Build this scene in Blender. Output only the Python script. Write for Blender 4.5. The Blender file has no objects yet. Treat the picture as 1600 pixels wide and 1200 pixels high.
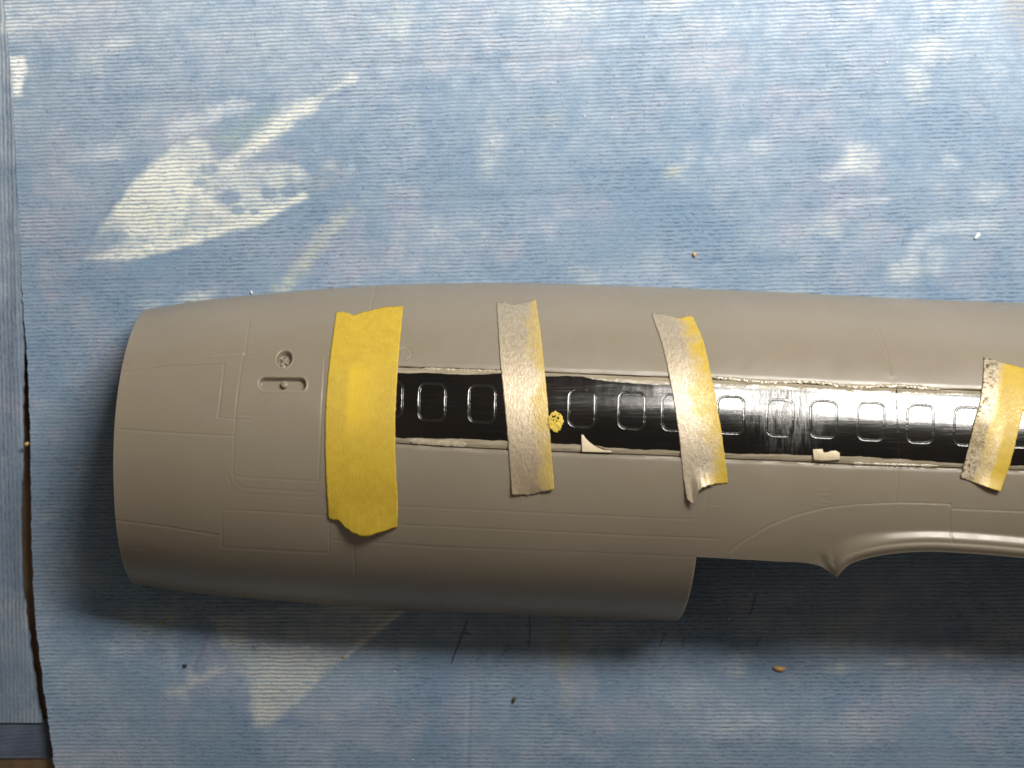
import bpy, math, random
import numpy as np
from mathutils import Vector

# ------------------------------------------------------------------ camera, world, lamp, exposure
MM = 0.001                       # authored in millimetres, built in metres
CAM_H = 270.0                    # camera height over the towel (mm)
scene = bpy.context.scene
cam_d = bpy.data.cameras.new("camera")
cam = bpy.data.objects.new("camera", cam_d)
scene.collection.objects.link(cam)
cam.location = (0, 0, CAM_H * MM)
cam_d.sensor_width = 36.0
cam_d.lens = 36.0 * CAM_H / 160.0
cam_d.clip_start = 0.005
cam_d.clip_end = 20.0
cam_d.dof.use_dof = True
cam_d.dof.focus_distance = (CAM_H - 18) * MM
cam_d.dof.aperture_fstop = 16.0
scene.camera = cam

world = bpy.data.worlds.new("World")
scene.world = world
world.use_nodes = True
wbg = world.node_tree.nodes["Background"]
wbg.inputs[0].default_value = (1.0, 0.85, 0.69, 1)
wbg.inputs[1].default_value = 0.155

lamp_d = bpy.data.lights.new("desk_lamp_light", 'AREA')
lamp_d.shape = 'RECTANGLE'
lamp_d.size = 0.105
lamp_d.size_y = 0.160
lamp_d.spread = math.radians(119)
lamp_d.energy = 2.75
lamp_d.color = (1.0, 0.955, 0.88)
lamp = bpy.data.objects.new("desk_lamp_light", lamp_d)
scene.collection.objects.link(lamp)
lamp.location = (0.143, 0.203, 0.285)
lamp.rotation_euler = (Vector((0.060, 0.250, 0.0)) - lamp.location).to_track_quat('-Z', 'Y').to_euler()

scene.view_settings.view_transform = 'Standard'
scene.view_settings.look = 'None'
scene.view_settings.exposure = 0.0
scene.view_settings.gamma = 1.0
scene.view_settings.use_curve_mapping = False

C = scene.collection
rng = np.random.default_rng(7)
random.seed(7)

# ------------------------------------------------------------------ helpers
def arr(l):
    return np.array(l, dtype=float)

def make_mesh(name, verts, quads, smooth=True, tris=None):
    """verts in mm (n,3); quads (m,4) int"""
    me = bpy.data.meshes.new(name)
    v = np.asarray(verts, dtype=np.float32) * np.float32(MM)
    q = np.asarray(quads, dtype=np.int32)
    me.vertices.add(len(v))
    me.vertices.foreach_set("co", v.ravel())
    nq = len(q)
    nt = 0 if tris is None else len(tris)
    me.loops.add(nq * 4 + nt * 3)
    idx = q.ravel()
    starts = np.arange(nq, dtype=np.int32) * 4
    if nt:
        t = np.asarray(tris, dtype=np.int32)
        idx = np.concatenate([idx, t.ravel()])
        starts = np.concatenate([starts, nq * 4 + np.arange(nt, dtype=np.int32) * 3])
    me.loops.foreach_set("vertex_index", idx.astype(np.int32))
    me.polygons.add(nq + nt)
    me.polygons.foreach_set("loop_start", starts.astype(np.int32))
    me.update(calc_edges=True)
    me.validate()
    if smooth:
        me.shade_smooth()
    return me

def grid_quads(nu, nv, base=0, flip=False):
    i = np.arange(nu - 1)[:, None]
    j = np.arange(nv - 1)[None, :]
    a = base + i * nv + j
    q = np.stack([a, a + nv, a + nv + 1, a + 1], -1).reshape(-1, 4)
    return q[:, ::-1] if flip else q

def link(name, me, mat, parent=None):
    o = bpy.data.objects.new(name, me)
    if mat is not None:
        me.materials.append(mat)
    C.objects.link(o)
    if parent is not None:
        o.parent = parent
        o.matrix_parent_inverse = parent.matrix_world.inverted()
    return o

def tag(o, label, cat, group=None):
    o["label"] = label
    o["category"] = cat
    if group:
        o["group"] = group
    return o

def curve(pts, closed=False):
    p = arr(pts)
    return lambda x: np.interp(x, p[:, 0], p[:, 1])

def smooth_curve(pts):
    """monotone-x smooth interpolation (Catmull-Rom sampled densely)"""
    p = arr(pts)
    m = np.gradient(p[:, 1], p[:, 0])
    def f(x):
        x = np.asarray(x, dtype=float)
        i = np.clip(np.searchsorted(p[:, 0], x) - 1, 0, len(p) - 2)
        h = p[i + 1, 0] - p[i, 0]
        t = np.clip((x - p[i, 0]) / h, 0, 1)
        t2, t3 = t * t, t * t * t
        return ((2*t3 - 3*t2 + 1) * p[i, 1] + (t3 - 2*t2 + t) * h * m[i]
                + (-2*t3 + 3*t2) * p[i+1, 1] + (t3 - t2) * h * m[i+1])
    return f

def sstep(a, b, x):
    t = np.clip((x - a) / (b - a), 0, 1)
    return t * t * (3 - 2 * t)

_lat = {}
def vnoise(x, y, seed=0):
    """smooth value noise, 0..1"""
    if seed not in _lat:
        _lat[seed] = np.random.default_rng(1000 + seed).random((256, 256))
    L = _lat[seed]
    xi = np.floor(x).astype(int); yi = np.floor(y).astype(int)
    fx = x - xi; fy = y - yi
    fx = fx*fx*(3-2*fx); fy = fy*fy*(3-2*fy)
    a = L[xi & 255, yi & 255]; b = L[(xi+1) & 255, yi & 255]
    c = L[xi & 255, (yi+1) & 255]; d = L[(xi+1) & 255, (yi+1) & 255]
    return (a*(1-fx) + b*fx)*(1-fy) + (c*(1-fx) + d*fx)*fy

def fbm(x, y, seed=0, oct=4):
    s = 0; a = 0.5; t = 0
    for k in range(oct):
        s = s + a * vnoise(x * 2**k + 17*k, y * 2**k + 31*k, seed + k); t += a; a *= 0.5
    return s / t

def seg_dist(px, py, pts):
    """distance of points to a polyline"""
    d = np.full(px.shape, 1e9)
    p = arr(pts)
    for (ax, ay), (bx, by) in zip(p[:-1], p[1:]):
        vx, vy = bx-ax, by-ay
        L2 = vx*vx + vy*vy + 1e-9
        t = np.clip(((px-ax)*vx + (py-ay)*vy) / L2, 0, 1)
        d = np.minimum(d, np.hypot(px-ax-t*vx, py-ay-t*vy))
    return d

def poly_sd(px, py, pts):
    """signed distance to polygon, negative inside"""
    p = arr(pts)
    d = seg_dist(px, py, np.vstack([p, p[:1]]))
    ins = np.zeros(px.shape, bool)
    n = len(p)
    for i in range(n):
        x1, y1 = p[i]; x2, y2 = p[(i+1) % n]
        c = ((y1 > py) != (y2 > py)) & (px < (x2-x1)*(py-y1)/((y2-y1) + 1e-12) + x1)
        ins ^= c
    return np.where(ins, -d, d)

def table_xy(px, py, z=0.0):
    k = (CAM_H - z) / CAM_H / 10.0
    return (np.asarray(px) - 800.0) * k, (600.0 - np.asarray(py)) * k

def project(P):
    k = CAM_H / (CAM_H - P[..., 2]) * 10.0
    return 800.0 + P[..., 0] * k, 600.0 - P[..., 1] * k

# ------------------------------------------------------------------ node material helpers
def new_mat(name):
    m = bpy.data.materials.new(name)
    m.use_nodes = True
    nt = m.node_tree
    b = nt.nodes["Principled BSDF"]
    return m, nt, b

def nd(nt, t, **kw):
    n = nt.nodes.new(t)
    for k, v in kw.items():
        setattr(n, k, v)
    return n

def lk(nt, a, b):
    nt.links.new(a, b)

def mixc(nt, fac, a, b, blend='MIX'):
    n = nd(nt, 'ShaderNodeMix', data_type='RGBA', blend_type=blend)
    for sock, val in ((n.inputs[0], fac), (n.inputs[6], a), (n.inputs[7], b)):
        if hasattr(val, 'is_linked'):
            lk(nt, val, sock)
        elif isinstance(val, (tuple, list)):
            sock.default_value = (*val, 1)
        else:
            sock.default_value = val
    return n.outputs[2]

def math_n(nt, op, a, b=None, clamp=False):
    n = nd(nt, 'ShaderNodeMath', operation=op, use_clamp=clamp)
    for i, val in enumerate((a, b)):
        if val is None:
            continue
        if hasattr(val, 'is_linked'):
            lk(nt, val, n.inputs[i])
        else:
            n.inputs[i].default_value = val
    return n.outputs[0]

def mrange(nt, v, a, b, c=0.0, d=1.0):
    n = nd(nt, 'ShaderNodeMapRange')
    lk(nt, v, n.inputs[0])
    for i, x in enumerate((a, b, c, d)):
        n.inputs[i+1].default_value = x
    return n.outputs[0]

def coords_mm(nt, scale=(1000, 1000, 1000), rot=(0, 0, 0)):
    tc = nd(nt, 'ShaderNodeTexCoord')
    mp = nd(nt, 'ShaderNodeMapping')
    mp.inputs['Scale'].default_value = scale
    mp.inputs['Rotation'].default_value = rot
    lk(nt, tc.outputs['Object'], mp.inputs['Vector'])
    return mp.outputs['Vector']

def noise(nt, vec, scale, detail=3, rough=0.55, out='Fac', dist=0.0):
    n = nd(nt, 'ShaderNodeTexNoise')
    n.inputs['Scale'].default_value = scale
    n.inputs['Detail'].default_value = detail
    n.inputs['Roughness'].default_value = rough
    n.inputs['Distortion'].default_value = dist
    lk(nt, vec, n.inputs['Vector'])
    return n.outputs[out]

def bump(nt, h, dist_mm, strength=1.0, prev=None):
    n = nd(nt, 'ShaderNodeBump')
    n.inputs['Strength'].default_value = strength
    n.inputs['Distance'].default_value = dist_mm * MM
    lk(nt, h, n.inputs['Height'])
    if prev is not None:
        lk(nt, prev, n.inputs['Normal'])
    return n.outputs['Normal']

def towel_material(name, rot, base=(0.170, 0.245, 0.340)):
    m, nt, b = new_mat(name)
    v0 = coords_mm(nt, rot=(0, 0, rot))
    sp_ = nd(nt, 'ShaderNodeSeparateXYZ'); lk(nt, v0, sp_.inputs[0])
    kk = math_n(nt, 'ADD', math_n(nt, 'MULTIPLY', sp_.outputs['Y'], 0.00036), 0.016)      # the ribs fan out slightly
    yy = math_n(nt, 'SUBTRACT', sp_.outputs['Y'], math_n(nt, 'MULTIPLY', sp_.outputs['X'], kk))
    cb = nd(nt, 'ShaderNodeCombineXYZ')
    lk(nt, sp_.outputs['X'], cb.inputs[0]); lk(nt, yy, cb.inputs[1]); lk(nt, sp_.outputs['Z'], cb.inputs[2])
    v = cb.outputs[0]
    w = nd(nt, 'ShaderNodeTexWave', wave_type='BANDS', bands_direction='Y', wave_profile='SIN')
    w.inputs['Scale'].default_value = 0.31416 / 0.63
    w.inputs['Distortion'].default_value = 2.4
    w.inputs['Detail'].default_value = 2.0
    w.inputs['Detail Scale'].default_value = 0.6
    w.inputs['Detail Roughness'].default_value = 0.55
    lk(nt, v, w.inputs['Vector'])
    rib = w.outputs['Fac']
    # broken dashes along the ribs
    vs = nd(nt, 'ShaderNodeMapping'); vs.inputs['Scale'].default_value = (0.95, 2.4, 1.0)
    lk(nt, v, vs.inputs['Vector'])
    dash = noise(nt, vs.outputs['Vector'], 1.0, 3, 0.6)
    fib = noise(nt, v, 3.2, 3, 0.65)
    big = noise(nt, v, 0.045, 4, 0.55)
    big2 = noise(nt, v, 0.10, 3, 0.5)
    amt = noise(nt, v, 0.07, 2, 0.5)
    col = mixc(nt, mrange(nt, big, 0.35, 0.68), (base[0]*0.92, base[1]*0.95, base[2]*0.97),
               (base[0]*1.12, base[1]*1.06, base[2]*1.03))
    col = mixc(nt, mrange(nt, big2, 0.50, 0.72, 0, 0.22), col, (0.27, 0.32, 0.41))
    at = nd(nt, 'ShaderNodeAttribute'); at.attribute_name = 'stain'
    # paint sits on the crests; the valleys keep some blue
    keep = math_n(nt, 'ADD', math_n(nt, 'MULTIPLY', rib, 0.28), math_n(nt, 'MULTIPLY', dash, 1.0))
    cov = mrange(nt, keep, 0.46, 0.68, 0.15, 1.0)
    al = at.outputs['Alpha']
    brk = noise(nt, v, 0.35, 5, 0.62)
    hump = math_n(nt, 'MULTIPLY', al, math_n(nt, 'SUBTRACT', 1.0, al))
    al = math_n(nt, 'ADD', al, math_n(nt, 'MULTIPLY', hump, mrange(nt, brk, 0.25, 0.75, -1.3, 1.3)), True)
    sa = math_n(nt, 'MULTIPLY', al, cov, True)
    col = mixc(nt, sa, col, at.outputs['Color'])
    vl = nd(nt, 'ShaderNodeMapping'); vl.inputs['Scale'].default_value = (0.016, 0.75, 1.0)
    lk(nt, v, vl.inputs['Vector'])
    lng = noise(nt, vl.outputs['Vector'], 1.0, 3, 0.6)
    col = mixc(nt, mrange(nt, lng, 0.55, 0.78, 0, 0.55), col, (0.55, 0.62, 0.70), 'MULTIPLY')
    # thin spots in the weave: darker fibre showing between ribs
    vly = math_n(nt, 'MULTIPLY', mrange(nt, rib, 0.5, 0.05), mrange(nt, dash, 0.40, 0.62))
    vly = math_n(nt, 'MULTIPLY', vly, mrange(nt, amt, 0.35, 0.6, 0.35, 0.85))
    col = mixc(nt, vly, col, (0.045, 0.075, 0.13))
    pit = noise(nt, v, 2.1, 2, 0.5)
    col = mixc(nt, mrange(nt, pit, 0.665, 0.73, 0, 0.55), col, (0.05, 0.08, 0.13))
    col = mixc(nt, mrange(nt, fib, 0.3, 0.7, 0, 0.36), col, (0.5, 0.58, 0.68), 'MULTIPLY')
    lk(nt, col, b.inputs['Base Color'])
    b.inputs['Roughness'].default_value = 0.85
    b.inputs['Specular IOR Level'].default_value = 0.25
    h = math_n(nt, 'ADD', math_n(nt, 'MULTIPLY', rib, mrange(nt, brk, 0.3, 0.65, 0.15, 0.75)), math_n(nt, 'MULTIPLY', dash, 1.3))
    n1 = bump(nt, h, 0.062, 0.85)
    n2 = bump(nt, fib, 0.12, 0.9, n1)
    lk(nt, n2, b.inputs['Normal'])
    return m

MAT = {}
MAT['towel'] = towel_material('blue_shop_towel', 0.0)
MAT['towel_side'] = towel_material('blue_shop_towel_turned', math.radians(88), (0.15, 0.20, 0.265))
MAT['towel_dark'] = towel_material('purple_blue_towel', math.radians(-5), (0.07, 0.085, 0.125))

def plastic_material():
    m, nt, b = new_mat('grey_kit_plastic')
    v = coords_mm(nt)
    n1 = noise(nt, v, 0.05, 3, 0.5, dist=0.6)
    vs = nd(nt, 'ShaderNodeMapping'); vs.inputs['Scale'].default_value = (0.03, 0.16, 0.1)
    lk(nt, v, vs.inputs['Vector'])
    n2 = noise(nt, vs.outputs['Vector'], 1.0, 3, 0.5, dist=0.8)
    col = mixc(nt, mrange(nt, n1, 0.3, 0.7), (0.217, 0.186, 0.142), (0.236, 0.200, 0.157))
    col = mixc(nt, mrange(nt, n2, 0.35, 0.65, 0, 0.5), col, (0.226, 0.198, 0.140))
    fine = noise(nt, v, 7.0, 3, 0.7)
    col = mixc(nt, mrange(nt, fine, 0.3, 0.7, 0, 0.14), col, (0.5, 0.47, 0.42), 'MULTIPLY')
    sp = noise(nt, v, 1.3, 2, 0.5)
    col = mixc(nt, mrange(nt, sp, 0.745, 0.775, 0, 0.25), col, (0.42, 0.38, 0.30))
    lk(nt, col, b.inputs['Base Color'])
    rgh = mrange(nt, noise(nt, v, 0.25, 4, 0.6), 0.3, 0.7, 0.33, 0.45)
    lk(nt, rgh, b.inputs['Roughness'])
    b.inputs['Specular IOR Level'].default_value = 0.7
    b.inputs['Subsurface Weight'].default_value = 0.5
    b.inputs['Subsurface Radius'].default_value = (1.0, 0.75, 0.5)
    b.inputs['Subsurface Scale'].default_value = 2.2*MM
    n = bump(nt, fine, 0.008, 0.6)
    lk(nt, bump(nt, noise(nt, v, 0.35, 2), 0.05, 0.5, n), b.inputs['Normal'])
    return m
MAT['plastic'] = plastic_material()

def clear_edge_material():
    m, nt, b = new_mat('clear_plastic_over_grey')
    v = coords_mm(nt)
    vs = nd(nt, 'ShaderNodeMapping'); vs.inputs['Scale'].default_value = (0.25, 2.5, 1.0)
    lk(nt, v, vs.inputs['Vector'])
    s = noise(nt, vs.outputs['Vector'], 1.0, 4, 0.6)
    col = mixc(nt, mrange(nt, s, 0.3, 0.7), (0.20, 0.165, 0.115), (0.36, 0.315, 0.235))
    lk(nt, col, b.inputs['Base Color'])
    b.inputs['Roughness'].default_value = 0.16
    b.inputs['Coat Weight'].default_value = 0.4
    b.inputs['Coat Roughness'].default_value = 0.12
    lk(nt, bump(nt, noise(nt, v, 2.5, 4, 0.6), 0.06, 0.8), b.inputs['Normal'])
    return m
MAT['clear_edge'] = clear_edge_material()

def black_material():
    m, nt, b = new_mat('glossy_black_window_band')
    v = coords_mm(nt)
    sx = nd(nt, 'ShaderNodeSeparateXYZ'); lk(nt, v, sx.inputs[0])
    big = noise(nt, v, 0.10, 3, 0.5)
    col = mixc(nt, mrange(nt, big, 0.45, 0.65), (0.003, 0.0026, 0.0024), (0.007, 0.0045, 0.0038))
    lk(nt, col, b.inputs['Base Color'])
    # rubbed, hazy patch of fine scratches and a polished area beside it
    vs = nd(nt, 'ShaderNodeMapping'); vs.inputs['Scale'].default_value = (2.6, 0.30, 1.0)
    vs.inputs['Rotation'].default_value = (0, 0, math.radians(-6))
    lk(nt, v, vs.inputs['Vector'])
    scr = noise(nt, vs.outputs['Vector'], 1.0, 4, 0.7)
    vs2 = nd(nt, 'ShaderNodeMapping'); vs2.inputs['Scale'].default_value = (0.12, 3.4, 1.0)
    vs2.inputs['Rotation'].default_value = (0, 0, math.radians(4))
    lk(nt, v, vs2.inputs['Vector'])
    scr2 = noise(nt, vs2.outputs['Vector'], 1.0, 4, 0.7)
    g = math_n(nt, 'SUBTRACT', sx.outputs['X'], 39.0)
    g = math_n(nt, 'DIVIDE', g, 4.5)
    g = math_n(nt, 'POWER', 2.718, math_n(nt, 'MULTIPLY', math_n(nt, 'MULTIPLY', g, g), -1.0))
    haze = math_n(nt, 'MULTIPLY', g, mrange(nt, math_n(nt, 'ADD', scr, math_n(nt, 'MULTIPLY', big, 0.5)), 0.62, 0.95), True)
    r = math_n(nt, 'ADD', mrange(nt, haze, 0, 1, 0.13, 0.42), mrange(nt, scr2, 0.52, 0.75, 0.0, 0.10))
    lk(nt, r, b.inputs['Roughness'])
    b.inputs['Specular IOR Level'].default_value = 0.5
    n = bump(nt, scr2, 0.010, 0.6)
    n = bump(nt, math_n(nt, 'MULTIPLY', scr, g), 0.05, 0.8, n)
    n = bump(nt, noise(nt, v, 0.22, 2), 0.05, 0.5, n)
    lk(nt, n, b.inputs['Normal'])
    return m
MAT['black'] = black_material()

def frame_material():
    m, nt, b = new_mat('black_window_outline')
    v = coords_mm(nt)
    b.inputs['Base Color'].default_value = (0.010, 0.009, 0.008, 1)
    b.inputs['Roughness'].default_value = 0.155
    b.inputs['Specular IOR Level'].default_value = 0.6
    lk(nt, bump(nt, noise(nt, v, 2.0, 2, 0.5), 0.02, 0.6), b.inputs['Normal'])
    return m
MAT['outline'] = frame_material()

def tape_material(name, kind):
    m, nt, b = new_mat(name)
    uv = nd(nt, 'ShaderNodeUVMap'); uv.uv_map = 'UVMap'
    sx = nd(nt, 'ShaderNodeSeparateXYZ'); lk(nt, uv.outputs[0], sx.inputs[0])
    u, w = sx.outputs['X'], sx.outputs['Y']
    v = coords_mm(nt)
    mot = noise(nt, v, 0.7, 4, 0.6)
    fib = noise(nt, v, 3.0, 4, 0.7)
    vs = nd(nt, 'ShaderNodeMapping'); vs.inputs['Scale'].default_value = (2.4, 0.9, 1.0)
    lk(nt, v, vs.inputs['Vector'])
    crepe = noise(nt, vs.outputs['Vector'], 1.3, 4, 0.65)
    yel = mixc(nt, mrange(nt, mot, 0.3, 0.7), (0.40, 0.262, 0.012), (0.47, 0.325, 0.020))
    yel = mixc(nt, mrange(nt, crepe, 0.35, 0.7, 0, 0.30), yel, (0.56, 0.42, 0.07))
    b.inputs['Roughness'].default_value = 0.62
    if kind == 0:
        # a pale scrap underneath shows through the thin paper
        a = math_n(nt, 'MULTIPLY', mrange(nt, u, 0.26, 0.34), mrange(nt, u, 0.86, 0.36))
        c = math_n(nt, 'MULTIPLY', mrange(nt, w, 0.24, 0.30), mrange(nt, w, 0.62, 0.50))
        f = math_n(nt, 'MULTIPLY', math_n(nt, 'MULTIPLY', a, c), 0.75, True)
        col = mixc(nt, f, yel, (0.60, 0.41, 0.012))
    else:
        wob = math_n(nt, 'ADD', u, mrange(nt, noise(nt, v, 0.22, 3), 0.3, 0.7, -0.22, 0.22))
        sil = mixc(nt, mrange(nt, crepe, 0.32, 0.68), (0.36, 0.30, 0.235), (0.52, 0.455, 0.36))
        if kind == 1:
            f = mrange(nt, math_n(nt, 'ADD', wob, math_n(nt, 'MULTIPLY', w, 0.08)), 0.70, 1.02, 0.90, 0.30)
            sil = mixc(nt, mrange(nt, w, 0.5, 0.95, 0, 0.5), sil, (0.25, 0.18, 0.12))
        elif kind == 2:
            f = mrange(nt, math_n(nt, 'ADD', wob, math_n(nt, 'MULTIPLY', w, 0.05)), 0.52, 0.92, 0.92, 0.05)
        else:
            d = math_n(nt, 'ADD', u, math_n(nt, 'MULTIPLY', mrange(nt, noise(nt, v, 0.5, 3), 0.3, 0.7, -0.5, 0.5), 0.10))
            f = mrange(nt, d, 0.30, 0.46, 0.88, 0.0)
            d2 = mrange(nt, d, 0.62, 0.70, 0.55, 0.0)
            low = mrange(nt, w, 0.35, 0.62)
            f2 = math_n(nt, 'MULTIPLY', d2, low)
            f = math_n(nt, 'MAXIMUM', f, f2)
            k = math_n(nt, 'MULTIPLY', mrange(nt, u, 0.45, 0.12), mrange(nt, noise(nt, v, 1.6, 4, 0.7), 0.48, 0.60))
            k2 = math_n(nt, 'MULTIPLY', math_n(nt, 'MULTIPLY', mrange(nt, w, 0.42, 0.55), mrange(nt, w, 0.88, 0.70)), mrange(nt, u, 0.62, 0.32))
            k = math_n(nt, 'MAXIMUM', k, math_n(nt, 'MULTIPLY', k2, mrange(nt, fib, 0.35, 0.6, 0.55, 1.0)))
            sil = mixc(nt, math_n(nt, 'MULTIPLY', k, 1.0, True), sil, (0.03, 0.024, 0.018))
        col = mixc(nt, f, yel, sil)
        spk = mrange(nt, fib, 0.50, 0.72, 0.50, 0.24)
        lk(nt, spk, b.inputs['Roughness'])
        b.inputs['Specular IOR Level'].default_value = 0.55
        met = math_n(nt, 'MULTIPLY', f, 0.6)
        lk(nt, met, b.inputs['Metallic'])
    lk(nt, col, b.inputs['Base Color'])
    n = bump(nt, crepe, 0.06 if kind else 0.04, 0.8)
    lk(nt, bump(nt, fib, 0.045, 0.7, n), b.inputs['Normal'])
    return m
for k in range(4):
    MAT['tape%d' % k] = tape_material(('yellow_masking_tape', 'silvered_masking_tape', 'half_silvered_masking_tape', 'paint_speckled_masking_tape')[k], k)

def simple(name, col, rough=0.6, var=0.25, scale=2.0, bmm=0.05, spec=0.4):
    m, nt, b = new_mat(name)
    v = coords_mm(nt)
    n = noise(nt, v, scale, 4, 0.6)
    c = mixc(nt, mrange(nt, n, 0.3, 0.7), tuple(x*(1-var) for x in col), tuple(min(1, x*(1+var)) for x in col))
    lk(nt, c, b.inputs['Base Color'])
    b.inputs['Roughness'].default_value = rough
    b.inputs['Specular IOR Level'].default_value = spec
    lk(nt, bump(nt, n, bmm, 0.7), b.inputs['Normal'])
    return m
MAT['ivory'] = simple('ivory_plastic_card', (0.66, 0.57, 0.40), 0.45, 0.07, 1.2, 0.03)
MAT['putty'] = simple('dull_ivory_plastic', (0.56, 0.48, 0.33), 0.5, 0.14, 1.5, 0.08)
MAT['yellow_fluff'] = simple('yellow_tape_pulp', (0.58, 0.43, 0.07), 0.75, 0.3, 2.5, 0.12)
MAT['dark_speck'] = simple('dark_grit', (0.02, 0.016, 0.012), 0.6)
MAT['olive_speck'] = simple('olive_crumb', (0.055, 0.045, 0.012), 0.6)
MAT['tan_speck'] = simple('tan_crumb', (0.50, 0.30, 0.11), 0.6)
MAT['white_speck'] = simple('white_crumb', (0.82, 0.82, 0.80), 0.4)
MAT['hair'] = simple('dark_fibre', (0.012, 0.014, 0.018), 0.5)
MAT['glue'] = simple('clear_glue', (0.34, 0.295, 0.215), 0.13, 0.25, 1.2, 0.10, 0.7)

def table_material():
    m, nt, b = new_mat('brown_table_wood')
    v = coords_mm(nt, scale=(1000, 120, 1000))
    g = noise(nt, v, 0.25, 5, 0.6, dist=1.0)
    c = mixc(nt, mrange(nt, g, 0.3, 0.7), (0.10, 0.065, 0.04), (0.22, 0.14, 0.08))
    lk(nt, c, b.inputs['Base Color'])
    b.inputs['Roughness'].default_value = 0.5
    lk(nt, bump(nt, g, 0.05, 0.5), b.inputs['Normal'])
    return m
MAT['table'] = table_material()

# ------------------------------------------------------------------ the setting: table, towels
TABLE_Z = -2.6
def box_mesh(name, x0, x1, y0, y1, z0, z1):
    v = arr([(x, y, z) for x in (x0, x1) for y in (y0, y1) for z in (z0, z1)])
    q = [(0, 1, 3, 2), (4, 6, 7, 5), (0, 4, 5, 1), (2, 3, 7, 6), (0, 2, 6, 4), (1, 5, 7, 3)]
    return make_mesh(name, v, q, smooth=False)
t = link('table_top', box_mesh('table_top', -420, 420, -320, 320, TABLE_Z - 20, TABLE_Z), MAT['table'])
t["kind"] = "structure"

CREAM = (0.70, 0.70, 0.62); WHITE = (0.70, 0.71, 0.70); PALE = (0.50, 0.53, 0.56)
PINK = (0.47, 0.40, 0.44); YEL = (0.52, 0.50, 0.30); GREEN = (0.30, 0.38, 0.33); OLIVE = (0.30, 0.30, 0.06)
GREY = (0.36, 0.39, 0.40); BROWN = (0.33, 0.27, 0.22); MAUVE = (0.16, 0.17, 0.27); TAUPE = (0.40, 0.36, 0.31)

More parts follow.
